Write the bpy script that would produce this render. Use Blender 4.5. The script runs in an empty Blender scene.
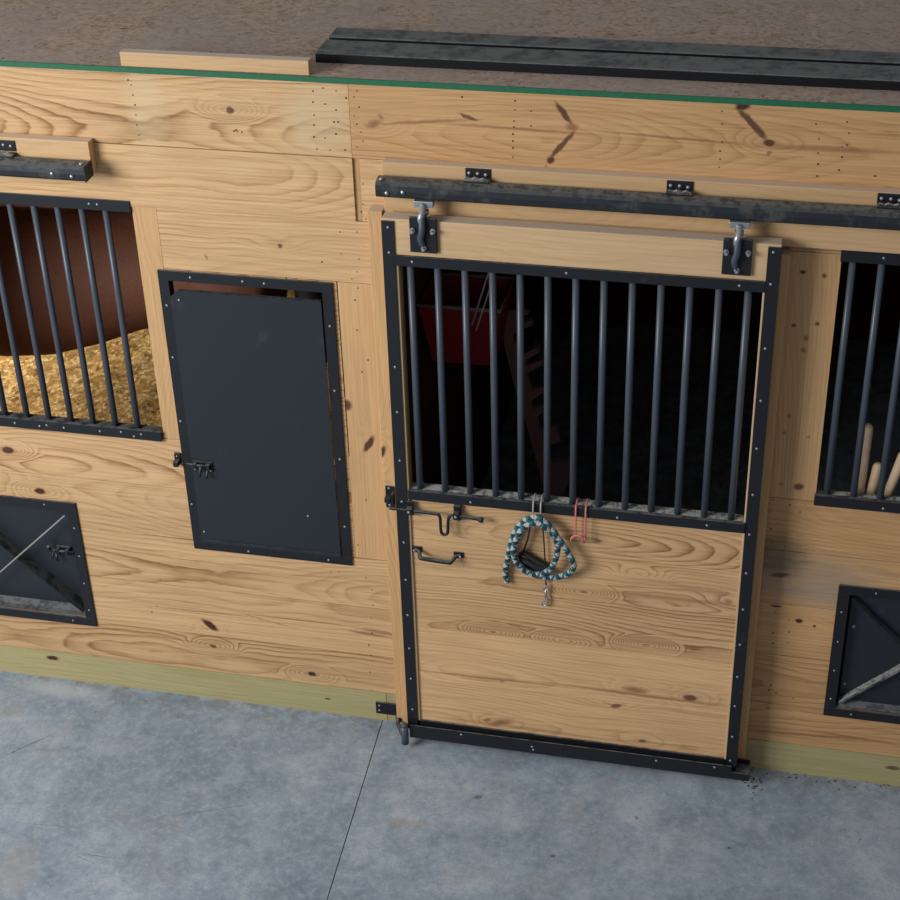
import bpy, bmesh, math, random
from mathutils import Vector, Matrix, Euler, noise as mnoise

random.seed(7)
scn = bpy.context.scene
col = scn.collection
PI = math.pi

# ------------------------------------------------------------------ camera
CAM = Vector((1.34253, -4.89608, 4.51092))
CROT = Euler((1.00618355, 0.026903715, 0.216644762), 'XYZ')
FPX = 1663.24
RM = CROT.to_matrix()
cd = bpy.data.cameras.new('camera'); cam = bpy.data.objects.new('camera', cd)
col.objects.link(cam); cam.location = CAM; cam.rotation_euler = CROT
cd.sensor_width = 36; cd.sensor_fit = 'HORIZONTAL'; cd.lens = FPX / 900 * 36
cd.clip_end = 100
scn.camera = cam

def at(px, py, Y=0.0):
    """point of the plane y=Y seen at that place of the photo"""
    d = RM @ Vector(((px - 450) / FPX, (450 - py) / FPX, -1))
    return CAM + d * ((Y - CAM.y) / d.y)

# ------------------------------------------------------------------ node helpers
class NT:
    def __init__(s, name):
        s.m = bpy.data.materials.new(name); s.m.use_nodes = True
        s.t = s.m.node_tree; s.t.nodes.clear()
        s.out = s.t.nodes.new('ShaderNodeOutputMaterial')
        s.b = s.t.nodes.new('ShaderNodeBsdfPrincipled')
        s.t.links.new(s.b.outputs[0], s.out.inputs[0])
    def n(s, typ, **kw):
        nd = s.t.nodes.new('ShaderNode' + typ)
        for k, v in kw.items(): setattr(nd, k, v)
        return nd
    def put(s, sock, v):
        if hasattr(v, 'is_output') or isinstance(v, bpy.types.NodeSocket): s.t.links.new(v, sock)
        elif v is not None: sock.default_value = v
    def math(s, op, a, b=None, c=None, clamp=False):
        nd = s.n('Math', operation=op); nd.use_clamp = clamp
        s.put(nd.inputs[0], a)
        if b is not None: s.put(nd.inputs[1], b)
        if c is not None: s.put(nd.inputs[2], c)
        return nd.outputs[0]
    def xyz(s, a, b, c=0.0):
        nd = s.n('CombineXYZ'); s.put(nd.inputs[0], a); s.put(nd.inputs[1], b); s.put(nd.inputs[2], c)
        return nd.outputs[0]
    def sep(s, v):
        nd = s.n('SeparateXYZ'); s.put(nd.inputs[0], v); return nd.outputs
    def noise(s, vec, scale=1.0, detail=2.0, rough=0.5, dist=0.0, color=False):
        nd = s.n('TexNoise'); s.put(nd.inputs['Vector'], vec)
        nd.inputs['Scale'].default_value = scale; nd.inputs['Detail'].default_value = detail
        nd.inputs['Roughness'].default_value = rough; nd.inputs['Distortion'].default_value = dist
        return nd.outputs['Color' if color else 'Fac']
    def ramp(s, fac, pts):
        nd = s.n('ValToRGB'); s.put(nd.inputs[0], fac)
        e = nd.color_ramp.elements
        while len(e) < len(pts): e.new(0.5)
        for el, (p, c) in zip(e, pts):
            el.position = p; el.color = (c, c, c, 1) if isinstance(c, (int, float)) else (*c, 1)
        return nd.outputs[0]
    def mix(s, fac, a, b, mode='MIX'):
        nd = s.n('Mix', data_type='RGBA', blend_type=mode)
        s.put(nd.inputs[0], fac)
        for i, v in ((6, a), (7, b)):
            s.put(nd.inputs[i], (*v, 1) if isinstance(v, tuple) and len(v) == 3 else v)
        return nd.outputs[2]
    def maprange(s, v, a, b, c=0.0, d=1.0, smooth=True):
        nd = s.n('MapRange'); nd.interpolation_type = 'SMOOTHSTEP' if smooth else 'LINEAR'
        s.put(nd.inputs[0], v)
        for i, q in enumerate((a, b, c, d)): nd.inputs[i + 1].default_value = q
        return nd.outputs[0]
    def done(s, color, rough=0.6, metal=0.0, height=None, bump=0.2, dist=0.002, spec=None):
        s.put(s.b.inputs['Base Color'], (*color, 1) if isinstance(color, tuple) else color)
        s.put(s.b.inputs['Roughness'], rough); s.put(s.b.inputs['Metallic'], metal)
        if spec is not None: s.b.inputs['Specular IOR Level'].default_value = spec
        if height is not None:
            bp = s.n('Bump'); s.put(bp.inputs['Height'], height)
            bp.inputs['Strength'].default_value = bump; bp.inputs['Distance'].default_value = dist
            s.t.links.new(bp.outputs[0], s.b.inputs['Normal'])
        return s.m

# knots: (u, v, half_length_u, half_width_v, angle, darkness, ring push)
def wood(name, light, dark, knots=(), stains=(), rings=0.62, ringfreq=74.0, tonevar=0.16, knotcol=(0.060, 0.020, 0.012), rough=0.62, dusty=False):
    s = NT(name)
    uv = s.n('UVMap', uv_map='wood').outputs[0]
    at_ = s.n('Attribute', attribute_name='pid')
    pr = s.n('SeparateColor'); s.t.links.new(at_.outputs['Color'], pr.inputs[0])
    rnd, vc, tone = pr.outputs[0], pr.outputs[1], pr.outputs[2]
    u, v, _ = s.sep(uv)
    vl = s.math('SUBTRACT', v, vc)
    uo = s.math('MULTIPLY_ADD', rnd, 13.7, u)
    zid = s.math('MULTIPLY', rnd, 41.0)
    n1 = s.noise(s.xyz(s.math('MULTIPLY', uo, 0.85), s.math('MULTIPLY', vl, 0.9), zid), 1.0, 1.5, 0.4)
    n2 = s.noise(s.xyz(s.math('MULTIPLY', uo, 3.0), s.math('MULTIPLY', vl, 9), zid), 1.0, 3.0, 0.55)
    n5 = s.noise(s.xyz(s.math('MULTIPLY', uo, 14.0), s.math('MULTIPLY', vl, 50), zid), 1.0, 2.0, 0.5)
    shift = s.math('MULTIPLY', s.math('SUBTRACT', s.math('FRACT', s.math('MULTIPLY', rnd, 7.13)), 0.5), 0.24)
    push = None; kmask = None; smask = None
    if knots:
        wob = s.noise(uv, 38.0, 2.0, 0.5, color=True)
        wv = s.n('VectorMath', operation='MULTIPLY_ADD')
        s.t.links.new(wob, wv.inputs[0]); wv.inputs[1].default_value = (0.016, 0.009, 0); s.t.links.new(uv, wv.inputs[2])
        wuv = wv.outputs[0]
        for (ku, kv, a, b, ang, dk, ps) in knots:
            mp = s.n('Mapping', vector_type='TEXTURE'); s.t.links.new(wuv, mp.inputs['Vector'])
            mp.inputs['Location'].default_value = (ku + 0.008, kv + 0.0045, 0)
            mp.inputs['Rotation'].default_value = (0, 0, ang)
            mp.inputs['Scale'].default_value = (a, b, 1000)
            ln = s.n('VectorMath', operation='LENGTH'); s.t.links.new(mp.outputs[0], ln.inputs[0])
            if dk >= 0.65:
                k = s.maprange(ln.outputs['Value'], 1.3, 0.6, 0.0, min(1.0, dk * 1.12))
                kmask = k if kmask is None else s.math('MAXIMUM', kmask, k)
            else:
                k = s.maprange(ln.outputs['Value'], 1.4, 0.3, 0.0, min(1.0, dk * 1.35))
                smask = k if smask is None else s.math('MAXIMUM', smask, k)
            if ps:
                mp2 = s.n('Mapping', vector_type='TEXTURE'); s.t.links.new(uv, mp2.inputs['Vector'])
                mp2.inputs['Location'].default_value = (ku, kv, 0)
                mp2.inputs['Scale'].default_value = (0.16, 0.055, 1000)
                l2 = s.n('VectorMath', operation='LENGTH'); s.t.links.new(mp2.outputs[0], l2.inputs[0])
                q = s.maprange(l2.outputs['Value'], 1.0, 0.0, 0.0, ps)
                push = q if push is None else s.math('ADD', push, q)
    h = s.math('MULTIPLY_ADD', n1, 0.34, -0.06)
    if push is not None: h = s.math('ADD', h, push)
    vv = s.math('ADD', vl, shift)
    d = s.math('SQRT', s.math('ADD', s.math('MULTIPLY', vv, vv), s.math('MULTIPLY', h, h)))
    d = s.math('MULTIPLY_ADD', n2, 0.026, d); d = s.math('MULTIPLY_ADD', n5, 0.0035, d)
    fr = s.math('FRACT', s.math('MULTIPLY', d, ringfreq))
    ring = s.ramp(fr, [(0.0, 0.05), (0.40, 0.10), (0.74, 0.55), (0.88, 1.0), (1.0, 0.05)])
    amp = s.maprange(s.noise(s.xyz(s.math('MULTIPLY', uo, 0.9), s.math('MULTIPLY', vl, 9), zid), 1.0, 1.0), 0.3, 0.68, 0.25, 1.0)
    ring = s.math('MULTIPLY', ring, amp)
    pk = s.math('MULTIPLY_ADD', s.math('FRACT', s.math('MULTIPLY', rnd, 3.71)), 0.7, 0.42)
    ring = s.math('MULTIPLY', ring, pk)
    streak = s.noise(s.xyz(s.math('MULTIPLY', uo, 3.0), s.math('MULTIPLY', vl, 150), zid), 1.0, 3.0, 0.62)
    fac = s.math('MULTIPLY_ADD', ring, rings, s.math('MULTIPLY', s.math('SUBTRACT', streak, 0.40), 1.25), clamp=True)
    c = s.mix(fac, light, dark)
    # tone drift along the board, and plank to plank
    tn = s.noise(s.xyz(s.math('MULTIPLY', uo, 1.4), s.math('MULTIPLY', vl, 10), zid), 1.0, 3.0, 0.55)
    val = s.math('ADD', s.math('MULTIPLY', s.math('SUBTRACT', tn, 0.5), tonevar * 2.2), tone)
    mul = s.n('VectorMath', operation='SCALE'); s.t.links.new(c, mul.inputs[0]); s.t.links.new(val, mul.inputs['Scale'])
    c = mul.outputs[0]
    for (su, sv, a, b, ang, st, sc) in stains:
        mp = s.n('Mapping', vector_type='TEXTURE'); s.t.links.new(uv, mp.inputs['Vector'])
        mp.inputs['Location'].default_value = (su, sv, 0); mp.inputs['Rotation'].default_value = (0, 0, ang)
        mp.inputs['Scale'].default_value = (a, b, 1000)
        ln = s.n('VectorMath', operation='LENGTH'); s.t.links.new(mp.outputs[0], ln.inputs[0])
        nn = s.noise(s.xyz(s.math('MULTIPLY', u, 9), s.math('MULTIPLY', v, 34), 3.0), 1.0, 4.0, 0.6)
        k = s.maprange(s.math('MULTIPLY_ADD', nn, 1.1, s.math('SUBTRACT', ln.outputs['Value'], 0.55)), 1.05, 0.35, 0.0, st)
        c = s.mix(k, c, sc)
    if smask is not None: c = s.mix(smask, c, (0.235, 0.095, 0.042))
    if kmask is not None: c = s.mix(kmask, c, knotcol)
    # small dark flecks
    fl = s.noise(s.xyz(s.math('MULTIPLY', u, 60), s.math('MULTIPLY', v, 190), 9.0), 1.0, 1.0)
    c = s.mix(s.maprange(fl, 0.72, 0.80, 0.0, 0.35), c, knotcol)
    if dusty:
        gn = s.n('NewGeometry'); up = s.maprange(s.sep(gn.outputs['Normal'])[2], 0.6, 0.95, 0, .55)
        c = s.mix(up, c, (0.66, 0.57, 0.47))
    hh = s.math('ADD', s.math('MULTIPLY', ring, 0.4), streak)
    return s.done(c, rough, 0.0, hh, 0.25, 0.0008, spec=0.3)

def paint(name, base, rough=0.42, dust=0.5, dustcol=(0.16, 0.155, 0.145), thr=0.62, spread=0.1, dustscale=24, metal=0.0, spec=0.38, dmin=0.25):
    s = NT(name)
    tc = s.n('TexCoord').outputs['Object']
    n = s.noise(tc, dustscale, 4.0, 0.65)
    g = s.n('NewGeometry'); nz = s.sep(g.outputs['Normal'])[2]
    up = s.maprange(nz, 0.45, 0.9)
    k1 = s.math('MULTIPLY', up, s.maprange(n, 0.36, 0.56, dmin, 1.0))
    k1 = s.math('MULTIPLY', k1, dust)
    n2 = s.noise(tc, 9.0, 5.0, 0.7)
    k2 = s.maprange(n2, thr, thr + 0.2, 0.0, spread)
    k = s.math('MAXIMUM', k1, k2)
    c = s.mix(k, base, dustcol)
    r = s.math('MULTIPLY_ADD', k, 0.4, rough, clamp=True)
    return s.done(c, r, metal, s.noise(tc, 160, 2.0), 0.15, 0.0006, spec=spec)

def plain(name, base, rough=0.5, metal=0.0, var=0.15, scale=40, bump=0.1):
    s = NT(name)
    tc = s.n('TexCoord').outputs['Object']
    n = s.noise(tc, scale, 3.0, 0.6)
    f = s.math('MULTIPLY_ADD', n, 2 * var, 1 - var)
    mul = s.n('VectorMath', operation='SCALE'); mul.inputs[0].default_value = base; s.t.links.new(f, mul.inputs['Scale'])
    return s.done(mul.outputs[0], rough, metal, n, bump, 0.001)

# ------------------------------------------------------------------ mesh builder
class MB:
    def __init__(s):
        s.v = []; s.f = []; s.uv = []; s.pid = []; s.mi = []; s.sm = []
    def face(s, idx, uvs=None, pid=(0, 0, 1), mi=0, sm=False):
        s.f.append(idx); s.uv.append(uvs or [(0, 0)] * len(idx)); s.pid.append(pid); s.mi.append(mi); s.sm.append(sm)
    def box(s, x0, x1, y0, y1, z0, z1, grain='x', pid=None, mi=0, ch=0.0, faces=None):
        if x0 > x1: x0, x1 = x1, x0
        if y0 > y1: y0, y1 = y1, y0
        if z0 > z1: z0, z1 = z1, z0
        def uvf(p):
            if grain == 'x': return (p[0], p[1] + p[2])
            if grain == 'z': return (p[2], p[0] + p[1])
            return (p[1], p[0] + p[2])
        if pid is None:
            m = ((x0 + x1) / 2, y0, (z0 + z1) / 2)
            pid = (random.random(), uvf(m)[1], random.uniform(0.93, 1.07))
        if ch <= 0:
            P = [(x, y, z) for z in (z0, z1) for y in (y0, y1) for x in (x0, x1)]
            b = len(s.v); s.v += P
            for q in ((0, 2, 3, 1), (4, 5, 7, 6), (0, 1, 5, 4), (2, 6, 7, 3), (0, 4, 6, 2), (1, 3, 7, 5)):
                s.face([b + i for i in q], [uvf(P[i]) for i in q], pid, mi)
            return pid
        bm = bmesh.new()
        r = bmesh.ops.create_cube(bm, size=1)
        for w in bm.verts:
            w.co = Vector(((x0 + x1) / 2 + w.co.x * (x1 - x0), (y0 + y1) / 2 + w.co.y * (y1 - y0), (z0 + z1) / 2 + w.co.z * (z1 - z0)))
        bmesh.ops.bevel(bm, geom=list(bm.edges), offset=ch, segments=2, affect='EDGES', profile=0.5)
        s.addbm(bm, uvf, pid, mi)
        return pid
    def addbm(s, bm, uvf=lambda p: (p[0], p[2]), pid=(0, 0, 1), mi=0, sm=False):
        bm.verts.index_update(); b = len(s.v)
        s.v += [tuple(w.co) for w in bm.verts]
        for f in bm.faces:
            s.face([b + w.index for w in f.verts], [uvf(w.co) for w in f.verts], pid, mi, sm)
        bm.free()
    def prism(s, pts, axis, a, b_, pid=(0.3, 0, 1), mi=0):
        """polygon pts in the plane normal to axis, pushed from a to b_"""
        def P(p, t):
            if axis == 'x': return (t, p[0], p[1])
            if axis == 'y': return (p[0], t, p[1])
            return (p[0], p[1], t)
        n = len(pts); b = len(s.v)
        s.v += [P(p, a) for p in pts] + [P(p, b_) for p in pts]
        def uvs(ix): return [(s.v[i][0], s.v[i][1] + s.v[i][2]) for i in ix]
        ix = [b + i for i in range(n)][::-1]; s.face(ix, uvs(ix), pid, mi)
        ix = [b + n + i for i in range(n)]; s.face(ix, uvs(ix), pid, mi)
        for i in range(n):
            j = (i + 1) % n; ix = [b + i, b + j, b + n + j, b + n + i]; s.face(ix, uvs(ix), pid, mi)
    def tube(s, pts, r, seg=10, closed=False, mi=0, caps=True, squash=1.0):
        """round bar along a polyline; r may be a list"""
        pts = [Vector(p) for p in pts]; n = len(pts)
        rr = r if isinstance(r, (list, tuple)) else [r] * n
        b = len(s.v); L = 0.0
        ref = None; lens = []
        for i, p in enumerate(pts):
            if closed: t = pts[(i + 1) % n] - pts[i - 1]
            else: t = pts[min(i + 1, n - 1)] - pts[max(i - 1, 0)]
            t.normalize()
            if ref is None: ref = Vector((0, 1, 0)) if abs(t.y) < 0.9 else Vector((1, 0, 0))
            a = (ref - t * ref.dot(t)).normalized(); c = t.cross(a); ref = a
            if i: L += (p - pts[i - 1]).length
            lens.append(L)
            for k in range(seg):
                an = 2 * PI * k / seg
                s.v.append(tuple(p + (a * math.cos(an) * squash + c * math.sin(an)) * rr[i]))
        last = n if closed else n - 1
        for i in range(last):
            j = (i + 1) % n
            l0 = lens[i]; l1 = lens[j] if j else L + (pts[0] - pts[-1]).length
            for k in range(seg):
                k2 = (k + 1) % seg
                s.face([b + i * seg + k, b + i * seg + k2, b + j * seg + k2, b + j * seg + k],
                       [(l0, k / seg), (l0, (k + 1) / seg), (l1, (k + 1) / seg), (l1, k / seg)], (0.5, 0, 1), mi, True)
        if caps and not closed:
            s.face([b + k for k in range(seg)][::-1], None, (0.5, 0, 1), mi)
            s.face([b + (n - 1) * seg + k for k in range(seg)], None, (0.5, 0, 1), mi)
    def cyl(s, p0, p1, r, seg=12, mi=0):
        s.tube([p0, p1], r, seg, False, mi)
    def dome(s, c, nrm, r, h, seg=10, mi=0):
        """rounded screw or bolt head"""
        c = Vector(c); nrm = Vector(nrm).normalized()
        s.tube([c, c + nrm * h * 0.55, c + nrm * h * 0.85, c + nrm * h], [r, r * 0.92, r * 0.62, r * 0.15], seg, False, mi)
    def build(s, name, mats, parent=None, loc=None):
        me = bpy.data.meshes.new(name)
        off = Vector(loc) if loc is not None else (Vector(parent['_o']) if parent is not None and '_o' in parent else Vector((0, 0, 0)))
        me.from_pydata([tuple(Vector(p) - off) for p in s.v], [], s.f)
        me.uv_layers.new(name='wood')
        ca = me.color_attributes.new('pid', 'FLOAT_COLOR', 'CORNER')
        k = 0; U = []; Cc = []
        for uv, pid in zip(s.uv, s.pid):
            for q in uv: U += [q[0], q[1]]; Cc += [pid[0], pid[1], pid[2], 1.0]
        me.uv_layers['wood'].data.foreach_set('uv', U); me.color_attributes['pid'].data.foreach_set('color', Cc)
        me.polygons.foreach_set('material_index', s.mi); me.polygons.foreach_set('use_smooth', s.sm)
        for m in (mats if isinstance(mats, (list, tuple)) else [mats]): me.materials.append(m)
        me.update()
        o = bpy.data.objects.new(name, me); col.objects.link(o)
        if parent is not None:
            o.parent = parent; o['_o'] = tuple(off)
        elif loc is not None:
            o.location = off; o['_o'] = tuple(off)
        return o

def thing(name, label, cat, loc, group=None):
    o = bpy.data.objects.new(name, None); col.objects.link(o)
    o.location = loc; o.empty_display_size = 0.05; o['_o'] = tuple(loc)
    return tag(o, label, cat, group)
def tag(o, label=None, cat=None, group=None, kind=None):
    if label: o['label'] = label
    if cat: o['category'] = cat
    if group: o['group'] = group
    if kind: o['kind'] = kind
    return o
def structure(o): o['kind'] = 'structure'; return o
def catmull(pts, n=6, closed=False):
    pts = [Vector(p) for p in pts]; out = []; m = len(pts)
    for i in range(m if closed else m - 1):
        if closed: p0, p1, p2, p3 = pts[i - 1], pts[i], pts[(i + 1) % m], pts[(i + 2) % m]
        else: p0, p1, p2, p3 = pts[max(i - 1, 0)], pts[i], pts[i + 1], pts[min(i + 2, m - 1)]
        for k in range(n):
            t = k / n
            out.append(0.5 * ((2 * p1) + (p2 - p0) * t + (2 * p0 - 5 * p1 + 4 * p2 - p3) * t * t + (3 * p1 - p0 - 3 * p2 + p3) * t ** 3))
    if not closed: out.append(pts[-1])
    return out

# ------------------------------------------------------------------ materials
def K(px, py, a, b, ang=0.0, dk=0.9, ps=0.0, Y=0.0, vert=False):
    p = at(px, py, Y)
    return (p.z, p.x + Y, a, b, ang, dk, ps) if vert else (p.x, p.z + Y, a, b, ang, dk, ps)
def KL(x0, y0, x1, y1, w, dk, Y=0.0):
    a, b = at(x0, y0, Y), at(x1, y1, Y)
    return ((a.x + b.x) / 2, (a.z + b.z) / 2 + Y, (a - b).length / 2, w, math.atan2(b.z - a.z, b.x - a.x), dk, 0.0)
wall_knots = [
    KL(368, 125, 480, 119, .006, .5), KL(440, 123, 600, 135, .005, .52), KL(590, 130, 770, 147, .005, .52), KL(740, 145, 910, 153, .011, .45),
    KL(150, 606, 250, 617, .0035, .5), KL(240, 613, 350, 626, .0035, .5), KL(345, 630, 392, 638, .008, .6), KL(230, 610, 300, 630, .003, .4), KL(555, 102, 572, 124, .010, .8), KL(548, 160, 575, 131, .009, .75),
    KL(737, 107, 768, 141, .0115, .78), KL(290, 575, 345, 578, .004, .35), KL(30, 660, 110, 672, .004, .3), KL(745, 730, 880, 741, .007, .5),
    KL(0, 438, 110, 455, .004, .25),
    K(230, 110, .014, .012, 0, .75, .10), K(238, 131, .006, .005, 0, .6), K(280, 246, .009, .008, 0, .7, .04), K(206, 257, .006, .012, .3, .5),
    K(8, 450, .028, .016, 0, .85, .10), K(40, 491, .024, .015, 0, .9, .07), K(210, 625, .040, .016, -.7, .9, .08), K(53, 657, .03, .014, 0, .8, .05),
    K(213, 646, .016, .010, 0, .7, .10), K(312, 674, .018, .012, 0, .9, .08), K(127, 697, .012, .006, 0, .4, 0), K(328, 698, .012, .006, 0, .6, .03),
    # heart streak and spike knots of the top right board
    K(374, 124, .030, .014, .3, .6, .05), K(381, 117, .012, .008, -.9, .5), K(468, 117, .030, .007, -.35, .7), K(551, 160, .014, .012, .6, .85),
    K(572, 127, .022, .014, 0, .6), K(742, 106, .022, .015, .2, .95), K(769, 143, .018, .012, 0, .8, .05), K(769, 153, .012, .008, .7, .6),
    K(799, 621, .013, .011, 0, .95, .03), K(814, 626, .006, .006, 0, .8), K(380, 632, .10, .010, -.08, .5, .04), K(776, 606, .02, .006, 0, .8),
    K(850, 737, .18, .008, -.05, .5, .0), K(690, 720, .1, .01, 0, .3), K(780, 575, .035, .010, .2, .7), K(180, 640, .22, .006, -.05, .25), K(590, 158, .02, .003, 0, .3),
]
post_knots = [K(347, 405, .022, .018, .2, .8, .05, vert=True), K(369, 444, .042, .013, .5, .85, .05, vert=True),
              K(803, 272, .008, .010, 0, .8, vert=True), K(825, 276, .008, .008, 0, .7, vert=True), K(794, 325, .008, .008, 0, .7, vert=True),
              K(817, 324, .008, .008, 0, .7, vert=True), K(806, 338, .012, .010, 0, .6, vert=True), K(803, 350, .010, .010, 0, .6, vert=True),
              K(789, 416, .008, .008, 0, .6, vert=True), K(784, 433, .008, .008, 0, .6, vert=True), K(799, 487, .016, .018, 0, .75, vert=True), K(781, 484, .009, .009, 0, .5, vert=True),
              K(809, 437, .006, .006, 0, .6, vert=True)]
DY = -0.108
door_knots = [KL(415, 670, 560, 686, .006, .5, DY), KL(540, 682, 740, 708, .008, .5, DY), KL(430, 716, 600, 738, .009, .35, DY), KL(600, 738, 725, 750, .005, .35, DY), KL(415, 575, 560, 585, .003, .35, DY), KL(600, 590, 738, 606, .010, .42, DY), K(500, 723, .055, .018, .35, .62, .04, DY), K(487, 720, .02, .01, .2, .6, 0, DY), K(635, 690, .05, .016, -.05, .6, .05, DY), K(690, 698, .026, .016, 0, .8, .04, DY),
              K(616, 706, .022, .011, .3, .7, .05, DY), K(643, 741, .016, .008, 0, .7, .03, DY), 
              K(502, 681, .012, .008, 0, .5, 0, DY), K(728, 602, .016, .014, 0, .5, .03, DY), K(493, 632, .008, .006, 0, .35, .12, DY), K(560, 640, .006, .005, 0, .2, .10, DY),
              K(645, 645, .01, .006, 0, .2, .13, DY), K(584, 592, .01, .007, 0, .4, .11, DY), K(640, 575, .01, .005, 0, .1, .08, DY), 
              K(620, 555, .12, .006, -.05, .3, 0, DY), K(700, 590, .12, .010, -.05, .3, 0, DY)]
PL = (0.615, 0.385, 0.190); PD = (0.26, 0.112, 0.036)
M = {}
p1 = at(800, 575); p2 = at(318, 120); p3 = at(850, 600)
M['wall'] = wood('pine_planks', PL, PD, wall_knots, ringfreq=68,
                 stains=[(p1.x - .02, p1.z, .42, .13, 0, .50, (0.26, 0.22, 0.17)), (1.36, 1.02, .14, .12, 0, .65, (0.13, 0.10, 0.06)),
                         (p3.x, p3.z, .30, .08, 0, .40, (0.27, 0.25, 0.22)), (p2.x, 2.55, .14, .16, 0, .45, (0.55, 0.44, 0.26)),
                         (-0.82, 2.55, .09, .2, 0, .35, (0.62, 0.48, 0.28))], rings=0.85)
M['warm'] = wood('warm_pine_planks', (0.56, 0.322, 0.142), (0.27, 0.115, 0.038), wall_knots, stains=[(p1.x - .02, p1.z, .42, .13, 0, .55, (0.24, 0.20, 0.15)), (1.36, 1.02, .14, .12, 0, .65, (0.12, 0.09, 0.05)), (p3.x, p3.z, .30, .08, 0, .40, (0.25, 0.22, 0.19))], rings=0.6)
M['post'] = wood('pine_post', (0.575, 0.345, 0.160), (0.34, 0.165, 0.06), post_knots, rings=0.45, ringfreq=90, tonevar=.12, dusty=True)
M['ledger'] = wood('pine_lumber', (0.56, 0.355, 0.18), (0.38, 0.20, 0.08), [], rings=0.34, ringfreq=85, tonevar=.12, dusty=True)
M['treated'] = wood('green_treated_pine', (0.40, 0.340, 0.165), (0.25, 0.185, 0.075), [K(53, 658, .028, .012, 0, .9), K(328, 699, .014, .005, 0, .8), K(893, 768, .03, .01, 0, .7)], rings=0.5)
M['door'] = wood('door_pine', (0.64, 0.395, 0.195), (0.26, 0.112, 0.038), door_knots, rings=0.85, ringfreq=80, knotcol=(0.11, 0.036, 0.018))
M['door_rail'] = wood('door_rail_pine', (0.56, 0.37, 0.20), (0.40, 0.23, 0.10), [], rings=0.34, ringfreq=80, tonevar=.14, dusty=True)
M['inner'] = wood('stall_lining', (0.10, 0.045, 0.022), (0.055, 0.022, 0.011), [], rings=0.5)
M['black'] = paint('black_painted_steel', (0.009, 0.0095, 0.012), 0.45, 0.62, (0.19, 0.18, 0.16))
M['bar'] = paint('grey_bar_paint', (0.060, 0.068, 0.085), 0.36, 0.2, thr=0.70, spread=.05)
M['sheet'] = paint('black_steel_sheet', (0.017, 0.020, 0.026), 0.42, 0.4, (0.14, 0.14, 0.14), thr=0.58, spread=0.16)
M['track'] = paint('dusty_black_track', (0.014, 0.016, 0.019), 0.5, 0.85, (0.17, 0.16, 0.14), thr=0.50, spread=0.30, dustscale=34)
M['dusty'] = paint('dust_covered_black_steel', (0.006, 0.006, 0.007), 0.7, 0.95, (0.160, 0.152, 0.138), thr=0.6, spread=.05, dustscale=18, spec=.2, dmin=.55)
M['lip'] = paint('dusty_lip', (0.03, 0.03, 0.032), 0.7, 0.55, (0.22, 0.215, 0.205), thr=0.45, spread=0.4, dustscale=30)
M['ledge'] = paint('dusty_ledge', (0.03, 0.03, 0.032), 0.7, 1.0, (0.42, 0.40, 0.36), thr=0.45, spread=0.4, dustscale=60)
M['zinc'] = plain('zinc_plated_steel', (0.42, 0.42, 0.43), 0.38, 0.75, .2)
M['galv'] = plain('galvanized_screw', (0.30, 0.31, 0.33), 0.45, 0.55, .1)
M['nail'] = plain('rusty_nail', (0.055, 0.030, 0.018), 0.8, 0.2)
M['pale_rod'] = plain('pale_steel_rod', (0.27, 0.245, 0.21), 0.7, 0.0, .3)
M['pink'] = plain('salmon_coated_wire', (0.62, 0.17, 0.14), 0.5)
M['white'] = plain('off_white_coated_wire', (0.36, 0.33, 0.29), 0.5)
M['strap_shade'] = plain('webbing_and_rope_shade', (0.014, 0.013, 0.014), 0.8)
M['pale'] = plain('pale_bare_wood', (0.78, 0.54, 0.34), 0.6, 0, .3, 12)
M['redtub'] = plain('red_plastic', (0.34, 0.012, 0.018), 0.5, 0, .2)
M['notch'] = plain('brown_board', (0.40, 0.22, 0.18), 0.8, 0, .25, 18)
M['hair'] = plain('black_horse_hair', (0.012, 0.008, 0.007), 0.7)
M['dark'] = plain('dark_horse_leg', (0.03, 0.015, 0.01), 0.7)

# horse coat
s = NT('bay_horse_coat'); tc = s.n('TexCoord').outputs['Object']
nz = s.noise(tc, 3.5, 4.0, 0.6); n3 = s.noise(tc, 90, 2.0)
c = s.mix(nz, (0.13, 0.046, 0.026), (0.25, 0.100, 0.056))
M['horse'] = s.done(c, 0.68, 0, s.math('MULTIPLY_ADD', s.noise(tc, 5.0, 3.0), 6.0, n3), 0.35, 0.006, spec=0.25)

# concrete
s = NT('troweled_concrete'); tc = s.n('TexCoord').outputs['Object']
a = s.noise(tc, 1.5, 8.0, 0.66, 0.3); b = s.noise(tc, 8.0, 8.0, 0.72, 0.4); g = s.noise(tc, 120, 3.0, 0.6); w = s.noise(tc, 3.4, 5.0, 0.6)
f = s.math('ADD', s.math('MULTIPLY', a, 0.55), s.math('MULTIPLY', b, 0.45))
c = s.ramp(f, [(0.38, (0.165, 0.205, 0.250)), (0.46, (0.225, 0.275, 0.325)), (0.53, (0.295, 0.345, 0.392)), (0.62, (0.42, 0.455, 0.485))])
c = s.mix(s.maprange(w, 0.52, 0.70, 0, .45), c, (0.30, 0.285, 0.27))
c = s.mix(s.math('MULTIPLY', s.maprange(g, 0.4, 0.7), 0.34), c, (0.16, 0.19, 0.225))
md = s.noise(tc, 34.0, 6.0, 0.72); c = s.mix(s.maprange(md, 0.46, 0.66, 0, .40), c, (0.43, 0.46, 0.48)); c = s.mix(s.maprange(md, 0.46, 0.30, 0, .45), c, (0.15, 0.19, 0.24))
# pale mineral specks and stains with a shape of their own
sp = s.noise(tc, 46, 1.0); c = s.mix(s.maprange(sp, 0.765, 0.79, 0, .6), c, (0.52, 0.52, 0.50))
sp2 = s.noise(tc, 21, 1.0); c = s.mix(s.maprange(sp2, 0.77, 0.80, 0, .6), c, (0.10, 0.095, 0.085))
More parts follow.
